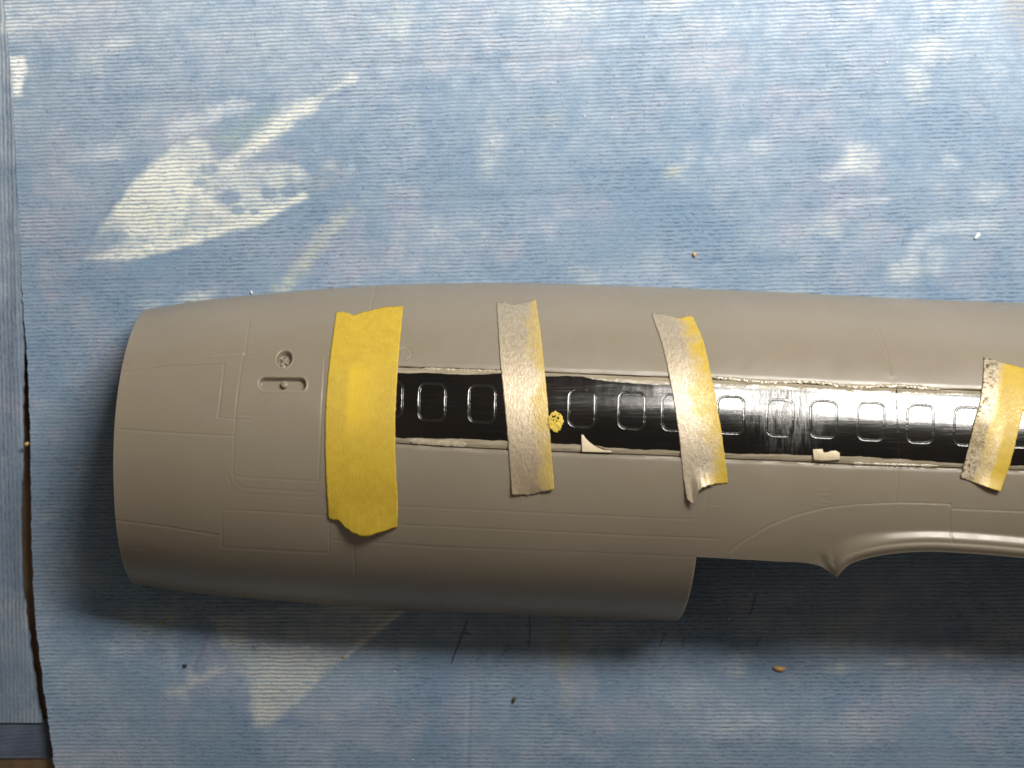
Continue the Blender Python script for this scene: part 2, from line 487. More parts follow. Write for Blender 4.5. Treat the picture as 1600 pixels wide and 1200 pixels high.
def stain_field(px, py):
    col = np.zeros(px.shape + (3,)); col[:] = WHITE
    al = np.zeros(px.shape)
    n_edge = fbm(px/26.0, py/20.0, 3, 4) - 0.5
    n_fine = fbm(px/7.0, py/4.0, 9, 3) - 0.5
    n_blot = fbm(px/60.0, py/45.0, 14, 4)
    def lay(mask, c):
        nonlocal col, al
        mask = np.clip(mask, 0, 1)
        na = mask + al * (1 - mask)
        w = (mask / np.maximum(na, 1e-6))[..., None]
        col = col * (1 - w) + np.array(c) * w
        al = na
    def poly(pts, c, op, soft=4, rag=6, blot=0.0):
        d = poly_sd(px, py, pts) + n_edge * 2 * rag + n_fine * rag
        mk = op * sstep(soft*1.8, -soft*1.8, d)
        if blot:
            mk = mk * (1 - blot + blot * sstep(0.38, 0.58, n_blot))
        lay(mk, c)
    def blob(cx, cy, rx, ry, c, op, rot=0, rag=0.5):
        a = math.radians(rot)
        dx = (px-cx)*math.cos(a) + (py-cy)*math.sin(a)
        dy = -(px-cx)*math.sin(a) + (py-cy)*math.cos(a)
        d = np.hypot(dx/rx, dy/ry) + n_edge*2*rag + n_fine*rag*0.6
        lay(0.56 * op * sstep(1.4, 0.2, d), c)
    def streak(pts, w, c, op, rag=3):
        d = seg_dist(px, py, pts) + n_edge*2*rag + n_fine*rag*1.6
        lay(op * sstep(w*0.95, w*0.10, d), c)
    # general wash of old overspray, then a paler tone towards the top
    lay(0.17 * sstep(0.42, 0.72, fbm(px/120.0, py/90.0, 30, 4)), PALE)
    lay(0.15 * sstep(0.46, 0.72, fbm(px/70.0+9, py/60.0, 40, 4)), GREY)
    lay(0.22 * sstep(0.55, 0.75, fbm(px/90.0+4, py/80.0+7, 50, 3)), PINK)
    lay(0.12 * sstep(0.50, 0.75, fbm(px/34.0+4, py/30.0+7, 60, 3)) * sstep(0.45, 0.6, n_blot), PALE)
    lay(0.42 * sstep(330, -60, py + 140*(n_blot-0.5)) * (0.6 + 0.6*n_blot), (0.56, 0.60, 0.64))  # towel colour gets paler towards the top, unevenly
    # sprayed outline of a wing
    poly([(132,402),(160,352),(186,318),(230,262),(268,230),(300,214),(318,222),(336,244),(356,256),(392,250),(430,252),
          (470,262),(492,282),(474,306),(440,330),(400,347),(330,370),(262,392),(200,404)], CREAM, 0.50, 4, 4, 0.75)
    poly([(160,356),(186,318),(230,262),(268,230),(304,216),(322,228),(330,262),(318,300),(340,322),(370,338),(440,318),
          (474,304),(400,347),(330,370),(262,392),(200,400),(240,372)], CREAM, 0.88, 4, 6, 0.4)
    poly([(134,402),(200,390),(262,380),(330,358),(400,338),(474,302),(482,306),(440,331),(330,371),(262,393),(200,405)], CREAM, 0.8, 3, 2)
    blob(255, 345, 40, 26, GREEN, 0.40)
    for hx, hy, rx, ry, ro in ((330,264,18,11,-30),(352,308,22,10,0),(420,301,12,11,0),(452,298,13,10,0),(372,328,9,6,0),(312,285,12,7,0),(398,330,7,4,0)):
        dd = np.hypot((px-hx)/rx, (py-hy)/ry) + n_edge*0.9
        al *= 1 - 0.7*sstep(1.15, 0.75, dd)
    blob(515, 275, 42, 26, TAUPE, 0.45, -25); blob(548, 262, 11, 18, WHITE, 0.4); blob(510, 258, 14, 9, CREAM, 0.4)
    streak([(348,262),(372,244),(402,222),(440,190)], 18, CREAM, 0.7, 6)
    streak([(395,226),(440,190),(478,166)], 26, CREAM, 0.72, 6)
    streak([(440,190),(500,152),(548,122)], 12, CREAM, 0.6, 5)
    poly([(330,215),(345,200),(400,180),(430,165),(420,195),(370,240)], GREEN, 0.45, 8, 8)
    streak([(436,455),(470,418),(494,388),(512,364),(545,330)], 20, (0.55,0.55,0.40), 0.45, 6)
    streak([(268,203),(320,184),(380,160)], 26, WHITE, 0.45, 6); blob(160, 238, 46, 18, WHITE, 0.55, -15)
    blob(130, 40, 90, 34, PINK, 0.45); blob(60, 20, 90, 40, WHITE, 0.5); blob(140, 92, 30, 30, CREAM, 0.4); blob(155, 135, 10, 26, WHITE, 0.4)
    poly([(14,86),(36,88),(40,110),(32,150),(20,150)], (0.85,0.85,0.80), 0.9, 3, 3)
    blob(25, 40, 30, 14, WHITE, 0.8); blob(180, 65, 24, 14, WHITE, 0.7)
    blob(232, 475, 22, 9, PALE, 0.6); blob(305, 464, 32, 11, CREAM, 0.8, -8); blob(345, 340, 30, 8, TAUPE, 0.3)
    # scattered blotches, upper right
    blob(1348, 250, 30, 27, CREAM, 0.85, 0, 0.35); blob(1318, 262, 30, 14, WHITE, 0.5, -30); blob(1290, 276, 18, 7, WHITE, 0.5)
    blob(1458, 78, 34, 32, CREAM, 0.7, 0, 0.4); blob(1430, 130, 26, 32, CREAM, 0.5); blob(1490, 250, 22, 16, WHITE, 0.45)
    streak([(1425,400),(1440,372),(1460,356),(1520,350),(1556,346)], 20, WHITE, 0.28, 6); blob(1412, 430, 28, 36, CREAM, 0.6)
    blob(1460, 400, 18, 34, WHITE, 0.4); blob(1238, 360, 24, 42, PINK, 0.5); blob(1292, 358, 30, 24, CREAM, 0.4)
    streak([(1305,322),(1340,316),(1385,312)], 9, WHITE, 0.3, 3); blob(1050, 267, 15, 14, YEL, 0.55, 0, 0.3)
    blob(905, 430, 26, 16, GREY, 0.6); blob(788, 388, 40, 24, PINK, 0.45); blob(770, 232, 26, 60, CREAM, 0.35); blob(620, 32, 34, 30, CREAM, 0.5)
    blob(1140, 92, 30, 30, PINK, 0.45); blob(880, 14, 70, 26, CREAM, 0.45); blob(1040, 8, 30, 14, CREAM, 0.5); blob(1250, 60, 26, 40, PINK, 0.35)
    blob(1190, 225, 16, 16, WHITE, 0.5); blob(1545, 300, 40, 22, WHITE, 0.4); blob(1480, 12, 40, 18, CREAM, 0.5)
    blob(1614, 2, 56, 76, (0.27, 0.25, 0.23), 1.25, 0, 0.10); blob(850, 190, 40, 20, YEL, 0.25); blob(700, 360, 90, 26, PALE, 0.35); blob(1100, 250, 60, 20, PALE, 0.3)
    # lower half
    poly([(330,965),(345,1010),(392,1075),(400,1132),(424,1130),(470,1090),(540,1028),(600,978),(650,940),(560,940),(420,950)],
         (0.50,0.51,0.47), 0.66, 4, 6, 0.5)
    poly([(392,1075),(400,1132),(424,1130),(470,1090),(540,1028),(500,1000),(440,1010)], (0.54,0.55,0.49), 0.5, 5, 6, 0.4)
    streak([(540,1026),(600,976),(648,938)], 7, CREAM, 0.55, 2)
    poly([(256,1080),(290,1070),(296,1040),(310,1060),(345,1045),(300,1075),(292,1092),(262,1085)], (0.48,0.48,0.44), 0.7, 5, 5)
    blob(195, 1010, 44, 18, PALE, 0.5); blob(268, 1015, 16, 36, PALE, 0.45); streak([(325,985),(312,1030),(304,1046)], 8, MAUVE, 0.55, 1.5)
    blob(880, 1008, 13, 62, OLIVE, 0.75, -4, 0.3); blob(885, 1080, 18, 40, YEL, 0.25)
    blob(235, 970, 60, 22, YEL, 0.45); blob(150, 1080, 60, 30, GREEN, 0.28); blob(580, 1150, 50, 40, GREY, 0.4)
    blob(1315, 1000, 40, 40, (0.42,0.42,0.34), 0.6); blob(1310, 1045, 26, 9, CREAM, 0.55); blob(1490, 1022, 38, 10, CREAM, 0.55, 10)
    blob(1402, 1036, 18, 8, CREAM, 0.45); blob(1385, 1120, 60, 42, PINK, 0.45); blob(1150, 1040, 30, 22, WHITE, 0.35); blob(1170, 1130, 60, 24, WHITE, 0.35)
    blob(1150, 1110, 120, 50, PALE, 0.25); blob(1570, 985, 44, 30, TAUPE, 0.5); blob(905, 1170, 46, 14, PALE, 0.5, 25); blob(1230, 1140, 200, 30, PALE, 0.25)
    blob(760, 1100, 60, 90, PALE, 0.22)
    return col, al

def warped_axis(lo, a, b, hi, fine, coarse):
    return np.concatenate([np.arange(lo, a, coarse), np.arange(a, b, fine), np.arange(b, hi + coarse, coarse)])

def sheet(name, xs_of, us, vs, zf, mat, thick=0.16, stain=True):
    """a thin cloth sheet. us: 0..1-ish columns measured in px right of its left edge, vs rows in px"""
    U, V = np.meshgrid(us, vs, indexing='ij')
    PX = xs_of(U, V)
    PY = V
    X, Y = (PX - 800) / 10.0, (600 - PY) / 10.0
    Z = zf(PX, PY, U)
    nu, nv = U.shape
    top = np.stack([X, Y, Z], -1).reshape(-1, 3)
    q = grid_quads(nu, nv, 0, True)
    # hem and underside
    bi = np.concatenate([np.arange(nv), nv*np.arange(1, nu) + nv-1, nv*(nu-1) + np.arange(nv-2, -1, -1), nv*np.arange(nu-2, 0, -1)])
    low = top[bi].copy(); low[:, 2] -= thick
    n0 = len(top)
    k = np.arange(len(bi)); k2 = (k+1) % len(bi)
    hem = np.stack([bi[k], bi[k2], n0+k2, n0+k], -1)
    allv = np.vstack([top, low])
    me = make_mesh(name, allv, np.vstack([q, hem]))
    ca = me.color_attributes.new('stain', 'FLOAT_COLOR', 'POINT')
    data = np.zeros((len(allv), 4), np.float32); data[:, :3] = WHITE
    if stain:
        c, a = stain_field(PX, PY)
        data[:n0, :3] = c.reshape(-1, 3); data[:n0, 3] = a.ravel()
        data[n0:] = data[:n0][bi]
    ca.data.foreach_set('color', data.ravel())
    return link(name, me, mat)

# left edge of the big towel, as a function of row
edge = smooth_curve([(-900,-40),(-200,-10),(0,6),(150,19),(300,27),(450,34),(560,42),(640,46),(750,48),(880,51),(960,56),(1040,65),(1130,77),(1200,86),(1350,104),(1900,190)])
def edge_rag(v):
    return (fbm(v/9.0, v*0+3, 70, 3) - 0.5) * 3.5
def main_z(px, py, u):
    z = -0.25 + 0.25*(fbm(px/240.0, py/200.0, 80, 3) - 0.5)*np.clip(u/140.0, 0, 1)
    lift = np.clip(1 - u/60.0, 0, 1)**2
    z = z + lift * 0.6 * sstep(350, 800, py) * (0.6 + 0.4*np.sin(py/140.0))
    z = z - 0.15*np.exp(-(((px - 733 - (py-1100)*-0.03)/3.0)**2)) * sstep(1040, 1075, py)
    z = z - 0.15*np.exp(-(((py - 120 + 0.03*px)/4.0)**2)) * sstep(520, 600, px) * sstep(1000, 850, px)
    z = z - 0.12*np.exp(-(((py - 330 + 0.03*px)/5.0)**2)) * sstep(480, 560, px) * sstep(1100, 950, px)
    return z
us = np.concatenate([np.arange(0, 12, 1.5), warped_axis(12, 12.5, 1660, 3300, 2.8, 24)])
vs = warped_axis(-1300, -60, 1260, 2400, 2.6, 24)
tw = sheet('shop_towel', lambda U, V: edge(V) + edge_rag(V)*np.exp(-U/20.0) + U, us, vs, main_z, MAT['towel'])
tag(tw, 'large blue ribbed shop towel with cream paint overspray under the model fuselage', 'towel')

# second towel with ribs running the other way, left of the gap
gap_edge = smooth_curve([(-900,20),(0,26),(200,36),(400,40),(500,40),(580,35),(700,33),(820,30),(900,32),(1000,43),(1080,54),(1120,61),(1134,64)])
us2 = np.concatenate([np.arange(-700, -60, 16), np.arange(-60, 1, 2.0)])
vs2 = np.concatenate([np.arange(-1000, -40, 16), np.arange(-40, 1128, 3.0), arr([1128, 1130, 1132])])
def side_z(px, py, u):
    return -0.50 - 0.95*sstep(380, 800, py) + 0.08*(fbm(px/60.0, py/160.0, 90, 3) - 0.5) + 0.18*np.exp(-((u+16)/7.0)**2)*sstep(900, 500, py) - 0.2*sstep(-6, 0, u)
def side_x(U, V):
    return gap_edge(V) + U + (fbm(V/12.0, V*0+9, 75, 3)-0.5)*4*np.exp(U/8.0)
t2 = sheet('folded_towel', side_x, us2, vs2, side_z, MAT['towel_side'])
tag(t2, 'narrow strip of faded towel with lengthwise ribs beside the large blue towel', 'towel')
# darker scrap at the foot of the strip
us3 = np.concatenate([np.arange(-500, -100, 20), np.arange(-100, 1, 3.0)])
vs3 = np.concatenate([arr([1126, 1129, 1132]), np.arange(1135, 1190, 3.0)])
t3 = sheet('towel_scrap', lambda U, V: 98 + U + (V-1130)*0.25, us3,
           vs3, lambda px, py, u: -1.95 + 0.12*(fbm(px/30.0, py/30.0, 95, 3)-0.5) - 0.2*sstep(1175, 1190, py), MAT['towel_dark'], stain=False)
tag(t3, 'dark purple blue towel scrap lying on the brown table below the narrow strip', 'towel')

# ------------------------------------------------------------------ fuselage surface
AX = 0.038
CA, SA = math.cos(math.atan(AX)), math.sin(math.atan(AX))
OX, OY = (850-800)/10.0, (600-702.5)/10.0
S_NOSE, S_TAIL = -62.1, 118.0
t_f = smooth_curve([(-70,19.0),(-61,19.85),(-55,21.1),(-45,22.5),(-35,23.75),(-25,24.75),(-15,25.4),(0,25.92),(15,26.0),(39,25.9),(55,25.7),(75,25.7),(120,25.6)])
b_f = smooth_curve([(-70,22.6),(-62,23.35),(-55,24.1),(-40,24.95),(-30,25.35),(-17,25.6),(0,25.7),(20,25.7),(120,25.7)])
h_f = smooth_curve([(-70,21.9),(-62,22.4),(-50,23.7),(-40,24.6),(-25,25.5),(-10,25.9),(10,26),(120,26)])

def surf(s, th, off=0.0):
    p = np.where(th > 0, t_f(s), b_f(s)) * np.sin(th)
    z = h_f(s) * np.cos(th)
    n = np.stack([np.zeros_like(p), np.sin(th), np.cos(th)], -1)
    p2 = p + off*np.sin(th); z2 = z + off*np.cos(th)
    X = OX + s*CA + p2*SA
    Y = OY - s*SA + p2*CA
    return np.stack([X, Y, np.broadcast_to(z2, X.shape)], -1)

def solve(px, py, off=0.0):
    """photo pixel -> (s, theta) on the fuselage side, by Newton steps"""
    px = np.atleast_1d(np.asarray(px, float)); py = np.atleast_1d(np.asarray(py, float))
    px, py = np.broadcast_arrays(px, py)
    s = (px - 850)/11.0
    th = np.arcsin(np.clip((702.5 + AX*(px-850) - py)/285.0, -0.93, 0.93))
    for _ in range(25):
        x0, y0 = project(surf(s, th, off))
        e = 1e-3
        xs, ys = project(surf(s+e, th, off)); xt, yt = project(surf(s, th+e, off))
        a, b_, c, d = (xs-x0)/e, (xt-x0)/e, (ys-y0)/e, (yt-y0)/e
        det = a*d - b_*c
        det = np.where(np.abs(det) < 1e-3, 1e-3, det)
        rx, ry = px - x0, py - y0
        s = s + np.clip((d*rx - b_*ry)/det, -5, 5)
        th = np.clip(th + np.clip((-c*rx + a*ry)/det, -0.2, 0.2), -1.5, 1.5)
    return s, th

def drape(px, py, off):
    s, th = solve(px, py, off)
    return surf(s, th, off)

# lower outline of the wing opening (photo curve laid on the surface)
cut_pts = arr([(120,822),(200,827),(517,845),(700,854.5),(880,861),(1000,866),(1088,870.5),(1150,873.5),(1220,877.5),(1262,880),(1280,884),(1296,891.5),(1307,896.5),
               (1313,889),(1322,880),(1340,871.5),(1370,863.5),(1410,858.5),(1450,857),(1500,859),(1550,862.5),(1600,867),(1700,876),(2000,905)])
_l, _r = cut_pts[cut_pts[:, 0] <= 1307], cut_pts[cut_pts[:, 0] >= 1307]
_lx = np.concatenate([np.arange(120, 1240, 10.0), np.arange(1240, 1307, 2.0)]); _rx = np.concatenate([np.arange(1307, 1420, 2.0), np.arange(1420, 2000, 8.0)])
cut_pts = np.vstack([np.stack([_lx, smooth_curve(_l)(_lx)], 1), np.stack([_rx, smooth_curve(_r)(_rx)], 1)])
cs, cth = solve(cut_pts[:, 0], cut_pts[:, 1])
ths = curve(np.stack([cs, cth], 1))
S_CUT = solve(1088, 870.5)[0][0]
S_CUT_LOW = S_CUT - 1.05

# panel lines: (points, depth mm, width px)
LINES = [
 ([(190,581),(265,572),(351,569)], .16, 1.6), ([(351,566),(346,610),(341,652)], .08, 1.5), ([(341,652),(366,655),(392,656)], .06, 1.4),
 ([(327,558.5),(350,556),(381,552.5)], -.16, 1.8),
 ([(391,496),(384,545),(378,570),(370,630),(366,680),(364,740)], .07, 1.5), ([(188,671),(280,677),(365,681)], .09, 1.5),
 ([(364,738),(368,744),(380,745.5),(497,752)], .05, 1.5), ([(363,740),(367,752),(375,760),(388,763),(486,769),(494,767),(497,758)], .05, 1.5),
 ([(357,742),(361,760),(370,769),(386,772),(494,778)], .035, 1.6), ([(508,560),(503,640),(498,750)], .08, 1.6),
 ([(391,496),(440,489),(512,479)], .05, 1.6), ([(395,494),(440,493.5),(512,498)], .03, 1.6),
 ([(384,556),(406,557)], .03, 1.4), ([(384,563),(404,564)], .03, 1.4), ([(368,648),(394,649)], .03, 1.4),
 ([(180,813),(260,823),(342,836)], .07, 1.5), ([(347,855),(346,796),(430,800),(514,806),(515,864),(430,860),(352,855.5),(347,852)], .06, 1.5),
 ([(618,791),(740,796.5),(880,803),(1075,811.5),(1090,810),(1099,802),(1103,790),(1105,770)], .055, 1.4),
 ([(628,820),(740,825),(880,831.5),(1000,837.5),(1126,842)], .055, 1.4),
 ([(517,843.5),(620,850),(700,855),(880,861.5),(1086,870.5)], .05, 1.4), ([(552,840),(554,880),(557,925)], .07, 1.6),
 ([(588,447),(582,470),(578,492)], .10, 1.8), ([(1356,482),(1366,500),(1376,524),(1385,550),(1393,585)], .09, 1.5),
 ([(1404,732),(1402,760),(1400,784)], .07, 1.5),
 ([(1138,864),(1160,846),(1200,822.5),(1240,806),(1290,793.5),(1340,788),(1400,785.5),(1450,786),(1485,788)], .08, 1.5),
 ([(1485,788),(1483.5,815),(1485,832),(1488,846)], .10, 1.7), ([(1486,795),(1540,797),(1600,799.5),(1750,808)], .08, 1.5),
 ([(1278,766),(1299,766)], -.06, 1.2), ([(1281,774),(1294,774)], -.06, 1.2), ([(1282,785),(1294,785)], -.06, 1.2), ([(1274,790.5),(1294,790.5)], -.06, 1.2),
 ([(1106,792.5),(1128,793)], -.05, 1.2), ([(205,856),(232,859)], .03, 1.3), ([(634+9.5*math.cos(a_*math.pi/10), 552+9.5*math.sin(a_*math.pi/10)) for a_ in range(21)], .07, 1.3), ([(633,544),(633,560)], .03, 1.2),
]
slot_top = smooth_curve([(400,561),(560,569.5),(620,572),(660,573.5),(780,578),(860,581),(950,584.5),(1050,588.5),(1120,591.5),(1200,595),(1300,600.5),(1400,604.5),(1530,609),(1600,612.5),(1800,622),(2100,636)])
slot_bot = smooth_curve([(400,680),(560,690.5),(620,693.5),(700,698.5),(790,703),(865,706),(909,708),(1065,714),(1135,717.5),(1240,721.5),(1300,725),(1400,728.5),(1500,732),(1600,735.5),(1800,744),(2100,757)])
SLOT_X0 = 548

def cut_dist(px, py):
    return np.interp(px, cut_pts[:, 0], cut_pts[:, 1]) - py     # px above the opening edge

def displacement(px, py):
    d = np.zeros(px.shape)
    for pts, dep, w in LINES:
        p = arr(pts)
        sel = (px > p[:,0].min()-8) & (px < p[:,0].max()+8) & (py > p[:,1].min()-8) & (py < p[:,1].max()+8)
        if not sel.any():
            continue
        sx, sy = px[sel], py[sel]
        dd = seg_dist(sx, sy, pts)
        amp = 0.75 + 0.5*fbm(sx/9.0, sy/9.0, 120, 2)
        d[sel] -= 0.62 * dep * amp * np.exp(-(dd/(0.72*w))**2)
        d[sel] += 0.07 * dep * np.exp(-((dd-2.2*w)/(1.1*w))**2)
    # slot of the window strip
    e = np.minimum(py - slot_top(px), slot_bot(px) - py)
    e = np.minimum(e, px - SLOT_X0)
    d -= 0.75 * sstep(-0.9, 0.9, e)
    d -= 0.10 * np.exp(-((e+2.0)/3.0)**2) * (0.4 + 0.6*fbm(px/30.0, py/10.0, 130, 2))
    # round and long recesses in the nose
    a = math.radians(-55)
    ex = (px-444)*math.cos(a) + (py-561)*math.sin(a); ey = -(px-444)*math.sin(a) + (py-561)*math.cos(a)
    r = np.hypot(ex/12.5, ey/10.8)
    hole = sstep(1.12, 0.86, r)
    d -= 0.95 * hole
    star = np.exp(-(ex/2.2)**2) + np.exp(-(ey/2.2)**2)
    d += 0.42 * np.clip(star, 0, 1) * sstep(0.85, 0.6, r)
    d += 0.05 * np.exp(-((r-1.22)/0.12)**2)
    qx = np.abs(px-441) - 27.5; qy = np.abs(py-600 - (px-441)*0.006) - 1.0
    sd = np.hypot(np.maximum(qx, 0), np.maximum(qy, 0)) + np.minimum(np.maximum(qx, qy), 0) - 8.5
    d -= 0.85 * sstep(1.3, -1.6, sd)
    d += 0.05 * np.exp(-((sd-2.4)/1.5)**2)
    # small gouge below the crest seam
    d -= 0.035 * np.exp(-((px-1393)/7.0)**2 - ((py-594)/7.0)**2)
    # wing-root fillet: the skin rolls outward along the opening
    c = np.full(px.shape, 999.0)
    sel = (px > 1225) & (py > 790)
    cp = cut_pts[(cut_pts[:, 0] > 1200) & (cut_pts[:, 0] < 1850)]
    c[sel] = seg_dist(px[sel], py[sel], cp[::2])
    along = sstep(1296, 1385, px)
    broad = 1 - sstep(1300, 1420, px)
    prof = 0.72*sstep(30 + 8*broad, 18 - 6*broad, c) + 0.24*sstep(15.5, 10.5, c) - 0.22*sstep(9.5, 0, c)
    d += sstep(1276, 1330, px) * prof * (0.75 + 0.35*along)
    d += 0.30 * np.exp(-((px-1309)/14.0)**2) * sstep(26, 5, c)
    d -= 0.13 * np.exp(-((px-1287)/8.0)**2) * np.exp(-((c-9)/7.0)**2)
    # fairing panel stands slightly proud
    arc = np.interp(px, [1138,1160,1200,1240,1290,1340,1400,1485,1486,1600,1750], [864,846,822.5,806,793.5,788,785.5,788,795,799.5,808])
    d += 0.05 * sstep(-1, 1.5, py - arc) * (px > 1138)
    # mould waviness
    d += 0.16 * (fbm(px/170.0, py/110.0, 140, 3) - 0.5)
    return d

# column / row spacing, finer around the nose recesses
def axis_cols():
    xs = []
    s = S_NOSE
    while s < S_TAIL:
        xs.append(s)
        pxc = 850 + s*10.9
        s += 0.085 if 395 < pxc < 490 else (0.115 if pxc < 1625 else 0.6)
    return arr(xs)
cols = axis_cols()
cols[np.argmin(np.abs(cols - S_CUT))] = S_CUT
cols = np.sort(cols)
kc = int(np.argmin(np.abs(cols - S_CUT)))

th_ref0 = float(ths(-40.0))
t_lo = solve(441, 622)[1][0]; t_hi = solve(441, 538)[1][0]
rows = []
tcur = th_ref0
while tcur < math.pi/2:
    rows.append(tcur)
    tcur += 0.0036 if t_lo < tcur < t_hi else 0.0047
rows = (arr(rows) - th_ref0) / (math.pi/2 - th_ref0)
rows = np.concatenate([rows[rows < 0.9985], [1.0]])
def upper(off_extra=None, cc=cols, rr=rows):
    S = np.repeat(cc[:, None], len(rr), 1)
    T0 = ths(cc)[:, None]
    TH = T0 + (math.pi/2 - T0) * rr[None, :]
    return S, TH
def lower(cc, rr):
    """rr 0..1 from the opening line down to the table edge"""
    f = (cc - cc[0]) / (cc[-1] - cc[0])
    S = cc[:, None] + (S_CUT_LOW - S_CUT) * (f[:, None]**8) * (rr[None, :]**1.5)
    T0 = ths(cc)[:, None]
    TH = T0 + (-math.pi/2 - T0) * rr[None, :]
    return S, TH
rl = np.linspace(0, 1, 120)
SU, TU = upper(); SL, TL = lower(cols[:kc+1], rl)

def skin_points(S, TH, base_off=0.0, do_disp=True):
    P0 = surf(S, TH)
    px, py = project(P0)
    d = displacement(px, py) if do_disp else np.zeros(S.shape)
    fade = sstep(1.54, 1.42, np.abs(TH))       # keep the mating edge clean on the towel
    P = surf(S, TH, d*fade + base_off)
    return P
PU = skin_points(SU, TU); PL = skin_points(SL, TL)
nu, nr = SU.shape; nl, nlr = SL.shape
verts = [PU.reshape(-1, 3), PL[:, 1:].reshape(-1, 3)]
base_l = nu*nr
quads = [grid_quads(nu, nr, 0, False)]
def lidx(i, j):
    return np.where(j == 0, i*nr, base_l + i*(nlr-1) + (j-1))
I, J = np.meshgrid(np.arange(nl-1), np.arange(nlr-1), indexing='ij')
quads.append(np.stack([lidx(I, J), lidx(I, J+1), lidx(I+1, J+1), lidx(I+1, J)], -1).reshape(-1, 4))
# boundary loop: mating edge (top), tail, opening edge, cut end, mating edge (bottom), nose
loop = list(range(nr-1, 0, -1))                                    # nose, crest side to opening row
loop = [0*nr + j for j in range(nr-1, 0, -1)] + [int(lidx(np.int64(0), np.int64(j))) for j in range(0, nlr)]
loop += [int(lidx(np.int64(i), np.int64(nlr-1))) for i in range(1, nl)]
loop += [int(lidx(np.int64(kc), np.int64(j))) for j in range(nlr-2, -1, -1)]
loop += [i*nr for i in range(kc+1, nu)]
loop += [(nu-1)*nr + j for j in range(1, nr)]
loop += [i*nr + nr-1 for i in range(nu-2, 0, -1)]
loop = np.array(loop)
outer = np.vstack(verts)
S_all = np.concatenate([SU.ravel(), SL[:, 1:].ravel()]); T_all = np.concatenate([TU.ravel(), TL[:, 1:].ravel()])
WALL = 1.15
# inner lip of the rim: a wall thickness below the outer skin
tl = T_all[loop]
inn = outer[loop].copy()
nrm = np.stack([np.sin(tl)*SA, np.sin(tl)*CA, np.cos(tl)], -1)
inn = inn - nrm * WALL
inn[:, 2] = np.maximum(inn[:, 2], 0.0)
rim_mid = outer[loop] - nrm*0.08
n_out = len(outer)
k = np.arange(len(loop)); k2 = (k+1) % len(loop)
rim = np.stack([loop[k], n_out+k, n_out+k2, loop[k2]], -1)
verts2 = [outer, inn]
# inner skin, coarse
cci = np.unique(np.concatenate([cols[::14], [S_CUT], cols[-1:]])); ki = int(np.argmin(np.abs(cci - S_CUT)))
rri = np.linspace(0, 1, 40); rli = np.linspace(0, 1, 14)
Si, Ti = upper(cc=cci, rr=rri); Sj, Tj = lower(cci[:ki+1], rli)
PI_ = surf(Si, Ti, -WALL); PJ_ = surf(Sj, Tj, -WALL)
b1 = n_out + len(inn); b2 = b1 + PI_.shape[0]*PI_.shape[1]
verts2 += [PI_.reshape(-1, 3), PJ_.reshape(-1, 3)]
qi = grid_quads(*Si.shape, b1, True); qj = grid_quads(*Sj.shape, b2, False)
allv = np.vstack(verts2)
allv[:, 2] = np.maximum(allv[:, 2], -0.05)

fus = bpy.data.objects.new('model_aircraft_fuselage', None)
fus.empty_display_size = 0.01
C.objects.link(fus)
fus.location = (OX*MM, OY*MM, 0)
bpy.context.view_layer.update()
tag(fus, 'grey plastic half fuselage of a model airliner with black window strip lying on towel', 'model kit')

me = make_mesh('skin', allv, np.vstack(quads + [rim, qi, qj]))
me.set_sharp_from_angle(angle=math.radians(62))
skin = link('skin', me, MAT['plastic'], fus)

# ------------------------------------------------------------------ window strip
sx_cols = np.arange(SLOT_X0 + 2, 1790, 2.0)
def strip_patch(name, top_f, bot_f, off, nv, mat, parent, relief=None, close=0.35, xs=sx_cols):
    vv = np.linspace(0, 1, nv)
    PXg = np.repeat(xs[:, None], nv, 1)
    T = top_f(xs)[:, None]; B = bot_f(xs)[:, None]
    PYg = T + (B - T)*vv[None, :]
    o = np.full(PXg.shape, off)
    if relief is not None:
        o = o + relief(PXg, PYg, vv[None, :])
    s, th = solve(PXg, PYg, off)
    P = surf(s, th, o)
    # border skirt so the strip has thickness
    nuu, nvv = PXg.shape
    top = P.reshape(-1, 3)
    bi = np.concatenate([np.arange(nvv), nvv*np.arange(1, nuu) + nvv-1, nvv*(nuu-1)+np.arange(nvv-2, -1, -1), nvv*np.arange(nuu-2, 0, -1)])
    low = surf(s, th, o - close).reshape(-1, 3)[bi]
    n0 = len(top); kk = np.arange(len(bi)); kk2 = (kk+1) % len(bi)
    sk = np.stack([bi[kk], n0+kk, n0+kk2, bi[kk2]], -1)
    m_ = make_mesh(name, np.vstack([top, low]), np.vstack([grid_quads(nuu, nvv, 0, True), sk[:, ::-1]]))
    m_.set_sharp_from_angle(angle=math.radians(60))
    return link(name, m_, mat, parent)

